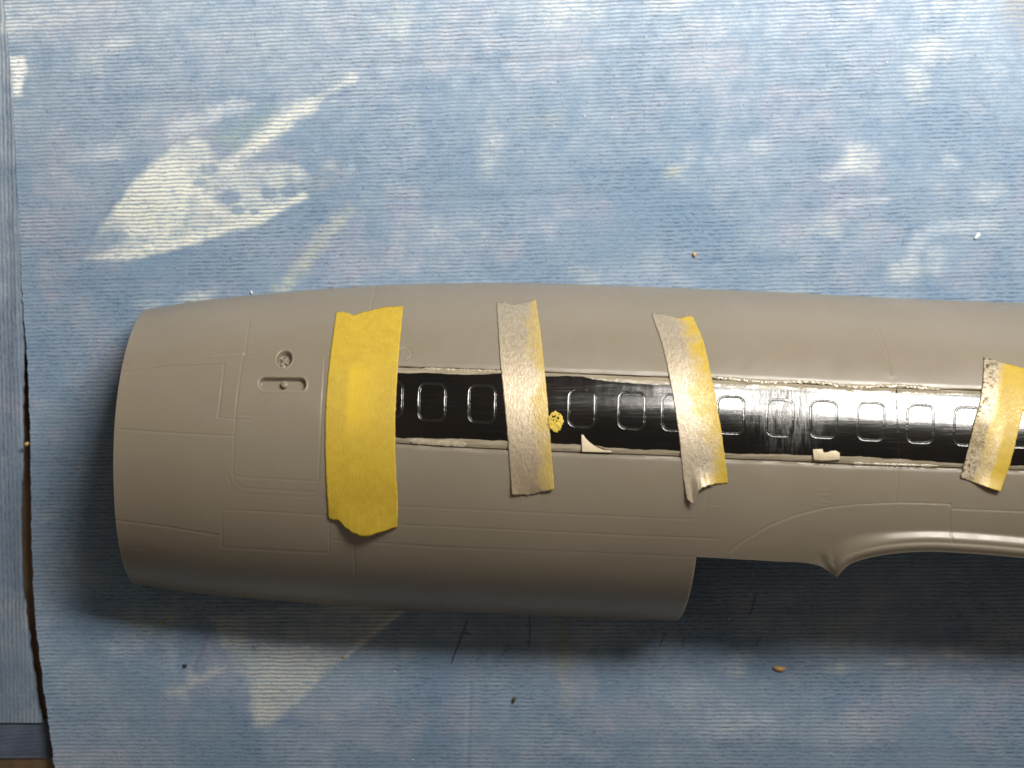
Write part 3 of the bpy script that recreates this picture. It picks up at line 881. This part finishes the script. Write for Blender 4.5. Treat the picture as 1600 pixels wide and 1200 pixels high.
def strip_relief(px, py, v):
    r = 0.05*(fbm(px/14.0, py/5.0, 150, 3)-0.5) + 0.09*np.clip(1 - v/0.3, 0, 1)**2
    r = r + 0.16*np.exp(-((v-0.02)/0.02)**2)*(fbm(px/20.0, py*0, 151, 3)) - 0.25*sstep(0.05, 0.0, v) - 0.22*sstep(0.965, 1.0, v)
    return r
strip = strip_patch('window_strip', lambda x: slot_top(x)+1.6, lambda x: slot_bot(x)-1.8, -0.08, 56, MAT['clear_edge'], fus, strip_relief, 0.5)
strip["label"] = "clear plastic strip with glossy unpainted borders"
band_top = smooth_curve([(500,580),(620,583),(680,583.5),(735,586),(790,583.5),(853,588),(915,590),(932,594),(970,597.5),(1010,601),(1060,602),(1118,604.5),(1150,606),(1240,610),(1300,612),(1400,614.5),(1530,618),(1600,622),(1800,632)])
band_bot = smooth_curve([(500,682),(620,684),(670,684.5),(720,685.5),(790,689),(862,692.5),(910,695),(960,700),(1060,704),(1140,708),(1200,709.5),(1240,710.5),(1300,712.5),(1350,714),(1400,717),(1450,720.5),(1500,724),(1600,728),(1800,738)])
def rag(x, sd):
    return (fbm(x/14.0, x*0+sd, 160, 4) - 0.5) * 2.6
def band_relief(px, py, v):
    return -0.012*(sstep(0.04, 0.0, v) + sstep(0.96, 1.0, v)) + 0.03*(fbm(px/50.0, py/40.0, 165, 2)-0.5) + 0.10*np.clip(1 - v/0.22, 0, 1)**2
band = strip_patch('black_band', lambda x: band_top(x) + rag(x, 1), lambda x: band_bot(x) + rag(x, 5), -0.03, 60, MAT['black'], fus, band_relief, 0.2)
band["label"] = "glossy black window band"

# outlines of the cabin windows: twin ridges round a rounded rectangle
WINS = [(608,596,652),(675,600,657),(753,603,660),(831,606.5,663),(909,610,667),(987,613,670),(1055,616.5,673),(1142,620,677.5),(1219,624.5,681.5),
        (1287,626.5,684),(1361,629.5,688),(1438,633,692),(1512,636.5,696),(1590,640,699),(1667,644,703)]
def window_outline(cx, y0, y1):
    hw, hh, rad = 20.5, (y1-y0)/2, 11.0
    cy = (y0+y1)/2
    path = []
    for qx, qy, a0 in ((1,1,0),(-1,1,90),(-1,-1,180),(1,-1,270)):
        for k_ in range(9):
            a = math.radians(a0 + k_*90/8)
            path.append((qx*(hw-rad) + rad*math.cos(a), qy*(hh-rad) + rad*math.sin(a)))
    p = arr(path)
    dense = []
    for i in range(len(p)):
        a, b_ = p[i], p[(i+1) % len(p)]
        n_ = max(1, int(np.hypot(*(b_-a))/1.6))
        for j in range(n_):
            dense.append(a + (b_-a)*j/n_)
    p = arr(dense)
    tan = np.roll(p, -1, 0) - np.roll(p, 1, 0)
    tan /= np.hypot(tan[:, 0], tan[:, 1])[:, None]
    nor = np.stack([tan[:, 1], -tan[:, 0]], -1)
    n_ = len(p)
    prof = [(-2.6, -0.05), (-2.1, 0.012), (-1.6, 0.045), (-1.1, 0.012), (0, -0.004), (1.1, 0.012), (1.6, 0.045), (2.1, 0.012), (2.6, -0.05)]
    V = []
    wob = (fbm(np.arange(n_)/4.0, np.full(n_, cx), 170, 3) - 0.5)
    for dx, hz in prof:
        q = p + nor*(dx*0.95 + wob[:, None]*0.9)
        PXg = cx + q[:, 0] - (q[:, 1]/hh)*0.8
        PYg = cy + q[:, 1] + q[:, 0]*0.04
        s, th = solve(PXg, PYg)
        V.append(surf(s, th, -0.015 + hz*(0.75 + 1.3*wob)))
    V = np.stack(V, 0)
    m_ = len(prof)
    i, j = np.meshgrid(np.arange(m_-1), np.arange(n_), indexing='ij')
    q = np.stack([i*n_+j, i*n_+(j+1) % n_, (i+1)*n_+(j+1) % n_, (i+1)*n_+j], -1).reshape(-1, 4)
    return make_mesh('window_outline', V.reshape(-1, 3), q[:, ::-1])
for w_ in WINS:
    link('window_outline', window_outline(*w_), MAT['outline'], band)

def ribbon_on_skin(name, pts, width_px, off, height, mat, parent, step=1.2, rough=0.0, seed=0, prof=((-1,-.1),(-.6,.7),(0,1),(.6,.7),(1,-.1))):
    p = arr(pts)
    L = np.concatenate([[0], np.cumsum(np.hypot(*np.diff(p, axis=0).T))])
    t_ = np.arange(0, L[-1], step)
    q = np.stack([np.interp(t_, L, p[:, 0]), np.interp(t_, L, p[:, 1])], -1)
    tan = np.gradient(q, axis=0); tan /= np.hypot(tan[:, 0], tan[:, 1])[:, None]
    nor = np.stack([tan[:, 1], -tan[:, 0]], -1)
    wv = 1 + rough*(fbm(t_/5.0, t_*0, seed, 3)-0.5)*2
    hv = 1 + rough*(fbm(t_/4.0, t_*0+7, seed+1, 3)-0.5)*2.4
    taper = np.clip(np.minimum(t_, L[-1]-t_)/6.0, 0.15, 1)
    V = []
    for a, hz in prof:
        r_ = q + nor*(a*width_px*wv*taper)[:, None]
        s, th = solve(r_[:, 0], r_[:, 1])
        V.append(surf(s, th, off + height*hz*hv*taper))
    V = np.stack(V, 0); m_, n_ = V.shape[:2]
    return link(name, make_mesh(name, V.reshape(-1, 3), grid_quads(m_, n_, 0, True)), mat, parent)

ribbon_on_skin('seam', [(1401,606),(1401.5,640),(1403,680),(1404,718)], 1.0, -0.02, 0.035, MAT['outline'], band, rough=0.4, seed=180)
gx = np.arange(1112, 1475, 6.0)
ribbon_on_skin('glue_bead', np.stack([gx, slot_top(gx)-0.5 + 2.0*np.sin(gx/23.0)], 1), 3.0, -0.07, 0.12, MAT['glue'], fus, 1.0, 0.8, 190)
gx = np.arange(1330, 1472, 6.0)
ribbon_on_skin('glue_bead', np.stack([gx, slot_bot(gx)-2.6], 1), 2.2, -0.08, 0.12, MAT['glue'], fus, 1.0, 0.5, 195)
gx = np.arange(640, 735, 5.0)
ribbon_on_skin('glue_bead', np.stack([gx, slot_bot(gx)-6.0], 1), 4.2, -0.09, 0.07, MAT['glue'], fus, 1.0, 0.3, 197)
gx = np.arange(660, 800, 5.0)
ribbon_on_skin('glue_bead', np.stack([gx, slot_top(gx)+2.0], 1), 1.8, -0.08, 0.09, MAT['glue'], fus, 1.0, 0.7, 199)

# pin in the long recess
def draped_disc(name, cx, cy, r_px, off, height, mat, parent, n=20):
    rings = [(1.0, -0.55), (1.0, 0.75), (0.86, 0.95), (0.5, 1.0)]
    V = []
    a = np.arange(n)*2*math.pi/n
    for rr_, hz in rings:
        s, th = solve(cx + r_px*rr_*np.cos(a), cy + r_px*rr_*np.sin(a), off)
        V.append(surf(s, th, off + height*hz))
    s, th = solve(cx, cy, off)
    V = np.vstack(V + [surf(s, th, off + height*1.0)])
    q = []
    for i in range(len(rings)-1):
        for j in range(n):
            q.append((i*n+j, (i+1)*n+j, (i+1)*n+(j+1) % n, i*n+(j+1) % n))
    c_ = len(rings)*n
    tr = [((len(rings)-1)*n+j, c_, (len(rings)-1)*n+(j+1) % n) for j in range(n)]
    return link(name, make_mesh(name, V, q, True, tr), mat, parent)
draped_disc('pin', 444.5, 602, 5.3, -0.75, 0.55, MAT['plastic'], fus)

# ------------------------------------------------------------------ masking tapes
def tape(name, left, right, top_prof, bot_prof, off, lift_top, lift_bot, mat, label, seed, torn=1.6, nu_=44, nv_=150):
    L, R = arr(left), arr(right)
    def along(P):
        d = np.concatenate([[0], np.cumsum(np.hypot(*np.diff(P, axis=0).T))]); d /= d[-1]
        fx = smooth_curve(np.stack([d, P[:, 0]], 1)); fy = smooth_curve(np.stack([d, P[:, 1]], 1))
        return fx, fy
    lx, ly = along(L); rx, ry = along(R)
    u = np.linspace(0, 1, nu_)[:, None]; v = np.linspace(0, 1, nv_)[None, :]
    PXg = lx(v)*(1-u) + rx(v)*u; PYg = ly(v)*(1-u) + ry(v)*u
    tp, bp = arr(top_prof), arr(bot_prof)
    dt = np.interp(u, tp[:, 0], tp[:, 1]) + torn*(fbm(u*26, u*0, seed, 3)-0.5)*2
    db = np.interp(u, bp[:, 0], bp[:, 1]) + torn*(fbm(u*26, u*0+5, seed+2, 3)-0.5)*2
    PYg = PYg + dt*(1-v)**7 + db*v**7
    # slightly nibbled long edges
    eg = (fbm(v*60, v*0, seed+4, 2)-0.5)*1.2
    PXg = PXg + eg*(np.exp(-u/0.05) + np.exp(-(1-u)/0.05))
    o = off + lift_bot*np.clip((v-0.86)/0.14, 0, 1)**2*(0.5+0.5*np.sin(u*5+seed)) + lift_top*np.clip((0.1-v)/0.1, 0, 1)**2
    o = o + 0.05*(fbm(u*3, v*10, seed+6, 3)-0.5)
    # sinks a little where it bridges the slot edges
    px_, py_ = PXg, PYg
    s, th = solve(PXg, PYg, off)
    P = surf(s, th, o)
    me_ = make_mesh(name, P.reshape(-1, 3), grid_quads(nu_, nv_, 0, True))
    uvl = me_.uv_layers.new(name='UVMap')
    li = np.empty(len(me_.loops), np.int32); me_.loops.foreach_get('vertex_index', li)
    UU = np.broadcast_to(u, PXg.shape).ravel(); VV = np.broadcast_to(v, PXg.shape).ravel()
    uvl.data.foreach_set('uv', np.stack([UU[li], VV[li]], -1).astype(np.float32).ravel())
    ob = link(name, me_, mat)
    sol = ob.modifiers.new('thickness', 'SOLIDIFY'); sol.thickness = 0.05*MM; sol.offset = 0
    return tag(ob, label, 'masking tape')

G = 0.11
tape('masking_tape', [(525,487),(518,540),(511,600),(508,660),(508.5,720),(511,775),(513,810)], [(630,478),(624.5,540),(620,600),(617.5,680),(619,740),(622,790),(621,823)],
     [(0,0),(.1,1),(.26,7),(.47,3),(.76,-1),(1,0)], [(0,0),(.16,1),(.25,8.5),(.36,14),(.45,16),(.55,16.5),(.64,13),(.78,8),(.9,4),(1,0)],
     G, 0.0, 0.9, MAT['tape0'], 'wide plain yellow masking tape wrapped over the front end of the window strip', 200, 1.2)
tape('masking_tape', [(776,473),(780,540),(787,620),(793,680),(796,720),(800,772)], [(837,468),(846,530),(853,600),(858,660),(862,710),(866,763)],
     [(0,0),(.2,-.5),(.4,5),(.55,5),(.66,2),(.8,3.5),(.9,1),(1,-1)], [(0,0),(.25,3),(.38,6),(.55,4),(.75,2),(1,0)],
     G, 0.0, 0.5, MAT['tape1'], 'narrow silver grey painted masking tape with a yellow scrap stuck beside it', 210)
tape('masking_tape', [(1018,491),(1035,540),(1046,590),(1055,640),(1062,690),(1066,725),(1069,750),(1073,770)], [(1082,493),(1098,530),(1110,580),(1118,620),(1128,680),(1133,715),(1136,740),(1137,754)],
     [(0,-2),(.25,-1),(.6,4),(.72,4.5),(.85,1),(1,0)], [(0,9),(.10,16),(.16,19),(.21,8),(.27,0),(.36,-4),(.5,-4),(.75,-2),(1,0)],
     G, 0.0, 0.9, MAT['tape2'], 'narrow masking tape, silver along one edge and yellow along the other, with torn pointed end', 220)
tape('masking_tape', [(1537,557),(1536,590),(1531,628),(1522,660),(1515,690),(1507,722),(1501,746)], [(1609,578),(1606,600),(1599,640),(1592,670),(1585,700),(1575,735),(1562,767)],
     [(0,0),(.4,1.5),(1,0)], [(0,0),(.5,1),(1,0)], G+0.05, 0.0, 0.7, MAT['tape3'],
     'slanting yellow masking tape speckled with dark paint along one edge', 230, 0.5)

# ------------------------------------------------------------------ scraps lying on the strip
def plate_on_skin(name, outline, off, thick, mat, label, cat, tilt=0.0):
    p = arr(outline)
    c0 = p.mean(0)
    n_ = len(p)
    V = []
    for ins, o in ((1.0, off-0.1), (1.0, off+thick*0.8), (0.93, off+thick)):
        q = c0 + (p - c0)*ins
        V.append(drape(q[:, 0], q[:, 1], o))
    cpt = drape(c0[0], c0[1], off+thick)
    V = np.vstack(V + [cpt])
    q = []
    for i in range(2):
        for j in range(n_):
            q.append((i*n_+j, i*n_+(j+1) % n_, (i+1)*n_+(j+1) % n_, (i+1)*n_+j))
    tr = [(2*n_+j, 2*n_+(j+1) % n_, 3*n_) for j in range(n_)]
    me_ = make_mesh(name, V, q, False, tr)
    import bmesh
    bm = bmesh.new(); bm.from_mesh(me_); bmesh.ops.recalc_face_normals(bm, faces=bm.faces); bm.to_mesh(me_); bm.free()
    return tag(link(name, me_, mat), label, cat)
plate_on_skin('plastic_chip', [(908.5,679),(911,679.5),(914,684),(919,689),(926,694.5),(934,699.5),(943,703),(956,705.5),(954,707),(930,706.5),(909,706)], 0.02, 0.22, MAT['ivory'],
              'small ivory triangular plastic chip on the lower border of the black strip', 'chip')
plate_on_skin('plastic_offcut', [(1270,702),(1285,701.5),(1286,706),(1292,707),(1298,704.5),(1306,704),(1312,707.5),(1312.5,718),(1298,719.5),(1284,720),(1271,718.5)], 0.02, 0.36, MAT['putty'],
              'small blocky ivory plastic offcut on the lower border below a cabin window', 'offcut')
# fluffy yellow scrap with small holes
def scrap():
    a = np.linspace(0, 2*math.pi, 36, endpoint=False)
    base = arr([(858,650),(862,645),(868,643.5),(874,645),(877,650),(880,657),(878,664),(875,672),(870,676),(866,675),(861,671),(858,665),(857,657)])
    ctr = np.array([868.0, 659.5])
    ang = np.arctan2(base[:,1]-ctr[1], base[:,0]-ctr[0]); rad_ = np.hypot(base[:,0]-ctr[0], base[:,1]-ctr[1])
    o_ = np.argsort(ang); R = np.interp(a, ang[o_], rad_[o_], period=2*math.pi)
    R = R*(1+0.10*(np.random.default_rng(4).random(len(a))-0.5)*2)
    rings = np.linspace(0.06, 1.0, 14)
    PXg = ctr[0] + rings[:, None]*R[None]*np.cos(a)[None]; PYg = ctr[1] + rings[:, None]*R[None]*np.sin(a)[None]
    o = 0.12 + 0.5*(1-rings[:, None]**3)*fbm(PXg/4, PYg/4, 240, 3) + 0.15*rings[:, None]
    s, th = solve(PXg, PYg, 0.1)
    P = surf(s, th, o)
    n_ = len(a)
    i, j = np.meshgrid(np.arange(len(rings)-1), np.arange(n_), indexing='ij')
    q = np.stack([i*n_+j, i*n_+(j+1) % n_, (i+1)*n_+(j+1) % n_, (i+1)*n_+j], -1).reshape(-1, 4)
    cxm = PXg[i, j].ravel(); cym = PYg[i, j].ravel()
    keep = np.ones(len(q), bool)
    for hx, hy, hr in ((863.5,653,1.7),(866.5,652,1.5),(871,654,2.0),(865.5,657.5,1.1),(873,648.5,1.2),(869,658.5,.9)):
        keep &= np.hypot(cxm-hx, cym-hy) > hr
    me_ = make_mesh('tape_scrap', P.reshape(-1, 3), q[keep])
    ob = link('tape_scrap', me_, MAT['yellow_fluff'])
    sol = ob.modifiers.new('thickness', 'SOLIDIFY'); sol.thickness = 0.12*MM
    return tag(ob, 'tiny fluffy yellow tape scrap with holes stuck on the black window strip', 'scrap')
scrap()

# ------------------------------------------------------------------ crumbs and fibres on the towel
def towel_z(px, py):
    px = np.atleast_1d(np.asarray(px, float)); py = np.atleast_1d(np.asarray(py, float))
    return main_z(px, py, px - edge(py))

def crumb(px, py, lx, ly, rot, mat, label, cat, name='crumb', hz=None, seed=0):
    g = np.random.default_rng(seed)
    x0, y0 = table_xy(px, py)
    z0 = float(towel_z(px, py)[0])
    hz = hz or min(lx, ly)
    n_, m_ = 12, 7
    V = []
    a = np.arange(n_)*2*math.pi/n_
    jit = 1 + 0.45*(g.random((m_, n_))-0.5)
    for i in range(m_):
        f = math.pi*(i+0.5)/m_
        rx_ = lx*math.sin(f)*jit[i]; ry_ = ly*math.sin(f)*jit[i]
        bend = 0.25*ly*np.cos(a)**2
        X = rx_*np.cos(a); Y = ry_*np.sin(a) + bend
        Z = -hz*math.cos(f)*np.ones(n_) + hz*0.9
        V.append(np.stack([X*math.cos(rot)-Y*math.sin(rot), X*math.sin(rot)+Y*math.cos(rot), Z], -1))
    V = np.vstack(V + [np.array([[0, 0, -hz*0.1]]), np.array([[0, 0, hz*1.9]])])
    q = [(i*n_+j, i*n_+(j+1) % n_, (i+1)*n_+(j+1) % n_, (i+1)*n_+j) for i in range(m_-1) for j in range(n_)]
    tr = [(m_*n_, (j+1) % n_, j) for j in range(n_)] + [((m_-1)*n_+j, (m_-1)*n_+(j+1) % n_, m_*n_+1) for j in range(n_)]
    me_ = make_mesh(name, V, q, True, tr)
    ob = link(name, me_, mat)
    ob.location = (float(x0)*MM, float(y0)*MM, z0*MM)
    return tag(ob, label, cat)

crumb(289, 1040, .32, .26, 0, MAT['dark_speck'], 'round dark speck of grit on the towel near a pale paint patch', 'speck', 'speck', seed=1)
crumb(803, 1094, .26, .52, -0.3, MAT['olive_speck'], 'dark olive crumb on the plain blue towel', 'crumb', seed=2)
crumb(1218, 1045, .95, .38, -0.12, MAT['tan_speck'], 'elongated tan crumb on the towel below the wing opening', 'crumb', seed=3, hz=.3)
crumb(1085, 398, .28, .34, 0, MAT['tan_speck'], 'small tan crumb on the bright towel above the fuselage', 'crumb', seed=4)
crumb(1527, 369, .28, .62, -0.7, MAT['white_speck'], 'slim off-white crumb on the towel by a pale paint streak', 'crumb', seed=5, hz=.25)
crumb(42, 694, .42, .30, 0.4, MAT['tan_speck'], 'small tan crumb on the edge of the large towel beside the gap', 'crumb', seed=6, hz=.3)
crumb(393, 457, .14, .28, 0.4, MAT['white_speck'], 'bright white fleck beside the upper edge of the fuselage', 'crumb', seed=7, hz=.2)
for i, (x, y, lb) in enumerate([
        (527,400,'tiny white fleck on the towel by the faint yellow paint streak'), (1010,58,'lone tiny white fleck on clean pale blue towel'),
        (914,181,'one of two neighbouring tiny white flecks on the towel'), (956,184,'one of two neighbouring tiny white flecks on the towel'),
        (617,1050,'tiny white fleck on the towel beside the cream triangular paint patch'), (645,1188,'tiny white fleck on the towel left of the fold crease'),
        (1140,968,'tiny white fleck in the shade by the cut belly end of the fuselage'), (769,222,'tiny white fleck on a soft cream haze on the towel'),
        (1386,97,'tiny white fleck beside the large round cream blotch')]):
    c_ = crumb(x, y, .12, .10, 0, MAT['white_speck'], lb, 'fleck', 'fleck', seed=20+i, hz=.08)
    c_["group"] = "tiny white flecks scattered on the towel"
crumb(251, 974, .26, .20, 0.3, MAT['tan_speck'], 'pale beige fleck in the shade below the open front end of the fuselage', 'fleck', 'fleck', seed=40, hz=.15)
crumb(536, 1026, .26, .20, 0.3, MAT['tan_speck'], 'pale beige fleck on the edge of the cream triangular paint patch', 'fleck', 'fleck', seed=41, hz=.15)

def fibre(pts, rad_px, label, group=None, branch=None):
    V, Q = [], []
    def tube(pp):
        p = arr(pp)
        d = np.concatenate([[0], np.cumsum(np.hypot(*np.diff(p, axis=0).T))])
        tt = np.linspace(0, d[-1], max(6, int(d[-1]/3)))
        fx = np.interp(tt, d, p[:, 0]); fy = np.interp(tt, d, p[:, 1])
        z = towel_z(fx, fy) + 0.06
        X, Y = (fx-800)/10, (600-fy)/10
        base = sum(len(v) for v in V)
        ring = []
        tx = np.gradient(X); ty = np.gradient(Y); L_ = np.hypot(tx, ty); nx, ny = -ty/L_, tx/L_
        r_ = 0.7*rad_px/10*np.clip(np.minimum(tt, d[-1]-tt)/8+0.3, 0.3, 1)
        for k_ in range(6):
            a = k_*math.pi/3
            ring.append(np.stack([X + nx*r_*math.cos(a), Y + ny*r_*math.cos(a), z + r_*math.sin(a)], -1))
        R = np.stack(ring, 1)
        n_ = len(tt)
        V.append(R.reshape(-1, 3))
        for i in range(n_-1):
            for k_ in range(6):
                Q.append((base+i*6+k_, base+i*6+(k_+1) % 6, base+(i+1)*6+(k_+1) % 6, base+(i+1)*6+k_))
    tube(pts)
    if branch:
        tube(branch)
    ob = link('fibre', make_mesh('fibre', np.vstack(V), Q), MAT['hair'])
    return tag(ob, label, 'fibre', group)
fibre([(731,968),(722,992),(712,1018),(704,1040)], 0.9, 'dark forked fibre on the towel under the belly of the fuselage', branch=[(722,988),(730,990),(738,993)])
fibre([(827,960),(828,990),(826,1014)], 0.6, 'short upright dark fibre on the towel beside a yellow green paint smear')
fibre([(795,1012),(786,1022),(778,1032)], 0.5, 'thin slanting fibre between the forked fibre and the yellow green smear', 'short dark fibres on the towel')
fibre([(1040,988),(1034,1002),(1030,1012)], 0.7, 'slanting dark fibre on the towel just below the cut belly end', 'short dark fibres on the towel')
fibre([(1069,994),(1067,1010)], 0.6, 'upright dark fibre on the towel just below the cut belly end', 'short dark fibres on the towel')
fibre([(1183,925),(1177,945),(1172,962)], 0.7, 'dark fibre on the shaded towel inside the wing opening')
fibre([(1190,996),(1184,1004),(1180,1011)], 0.7, 'slanting dark fibre on lit towel below the fibre in the wing opening', 'short dark fibres on the towel')
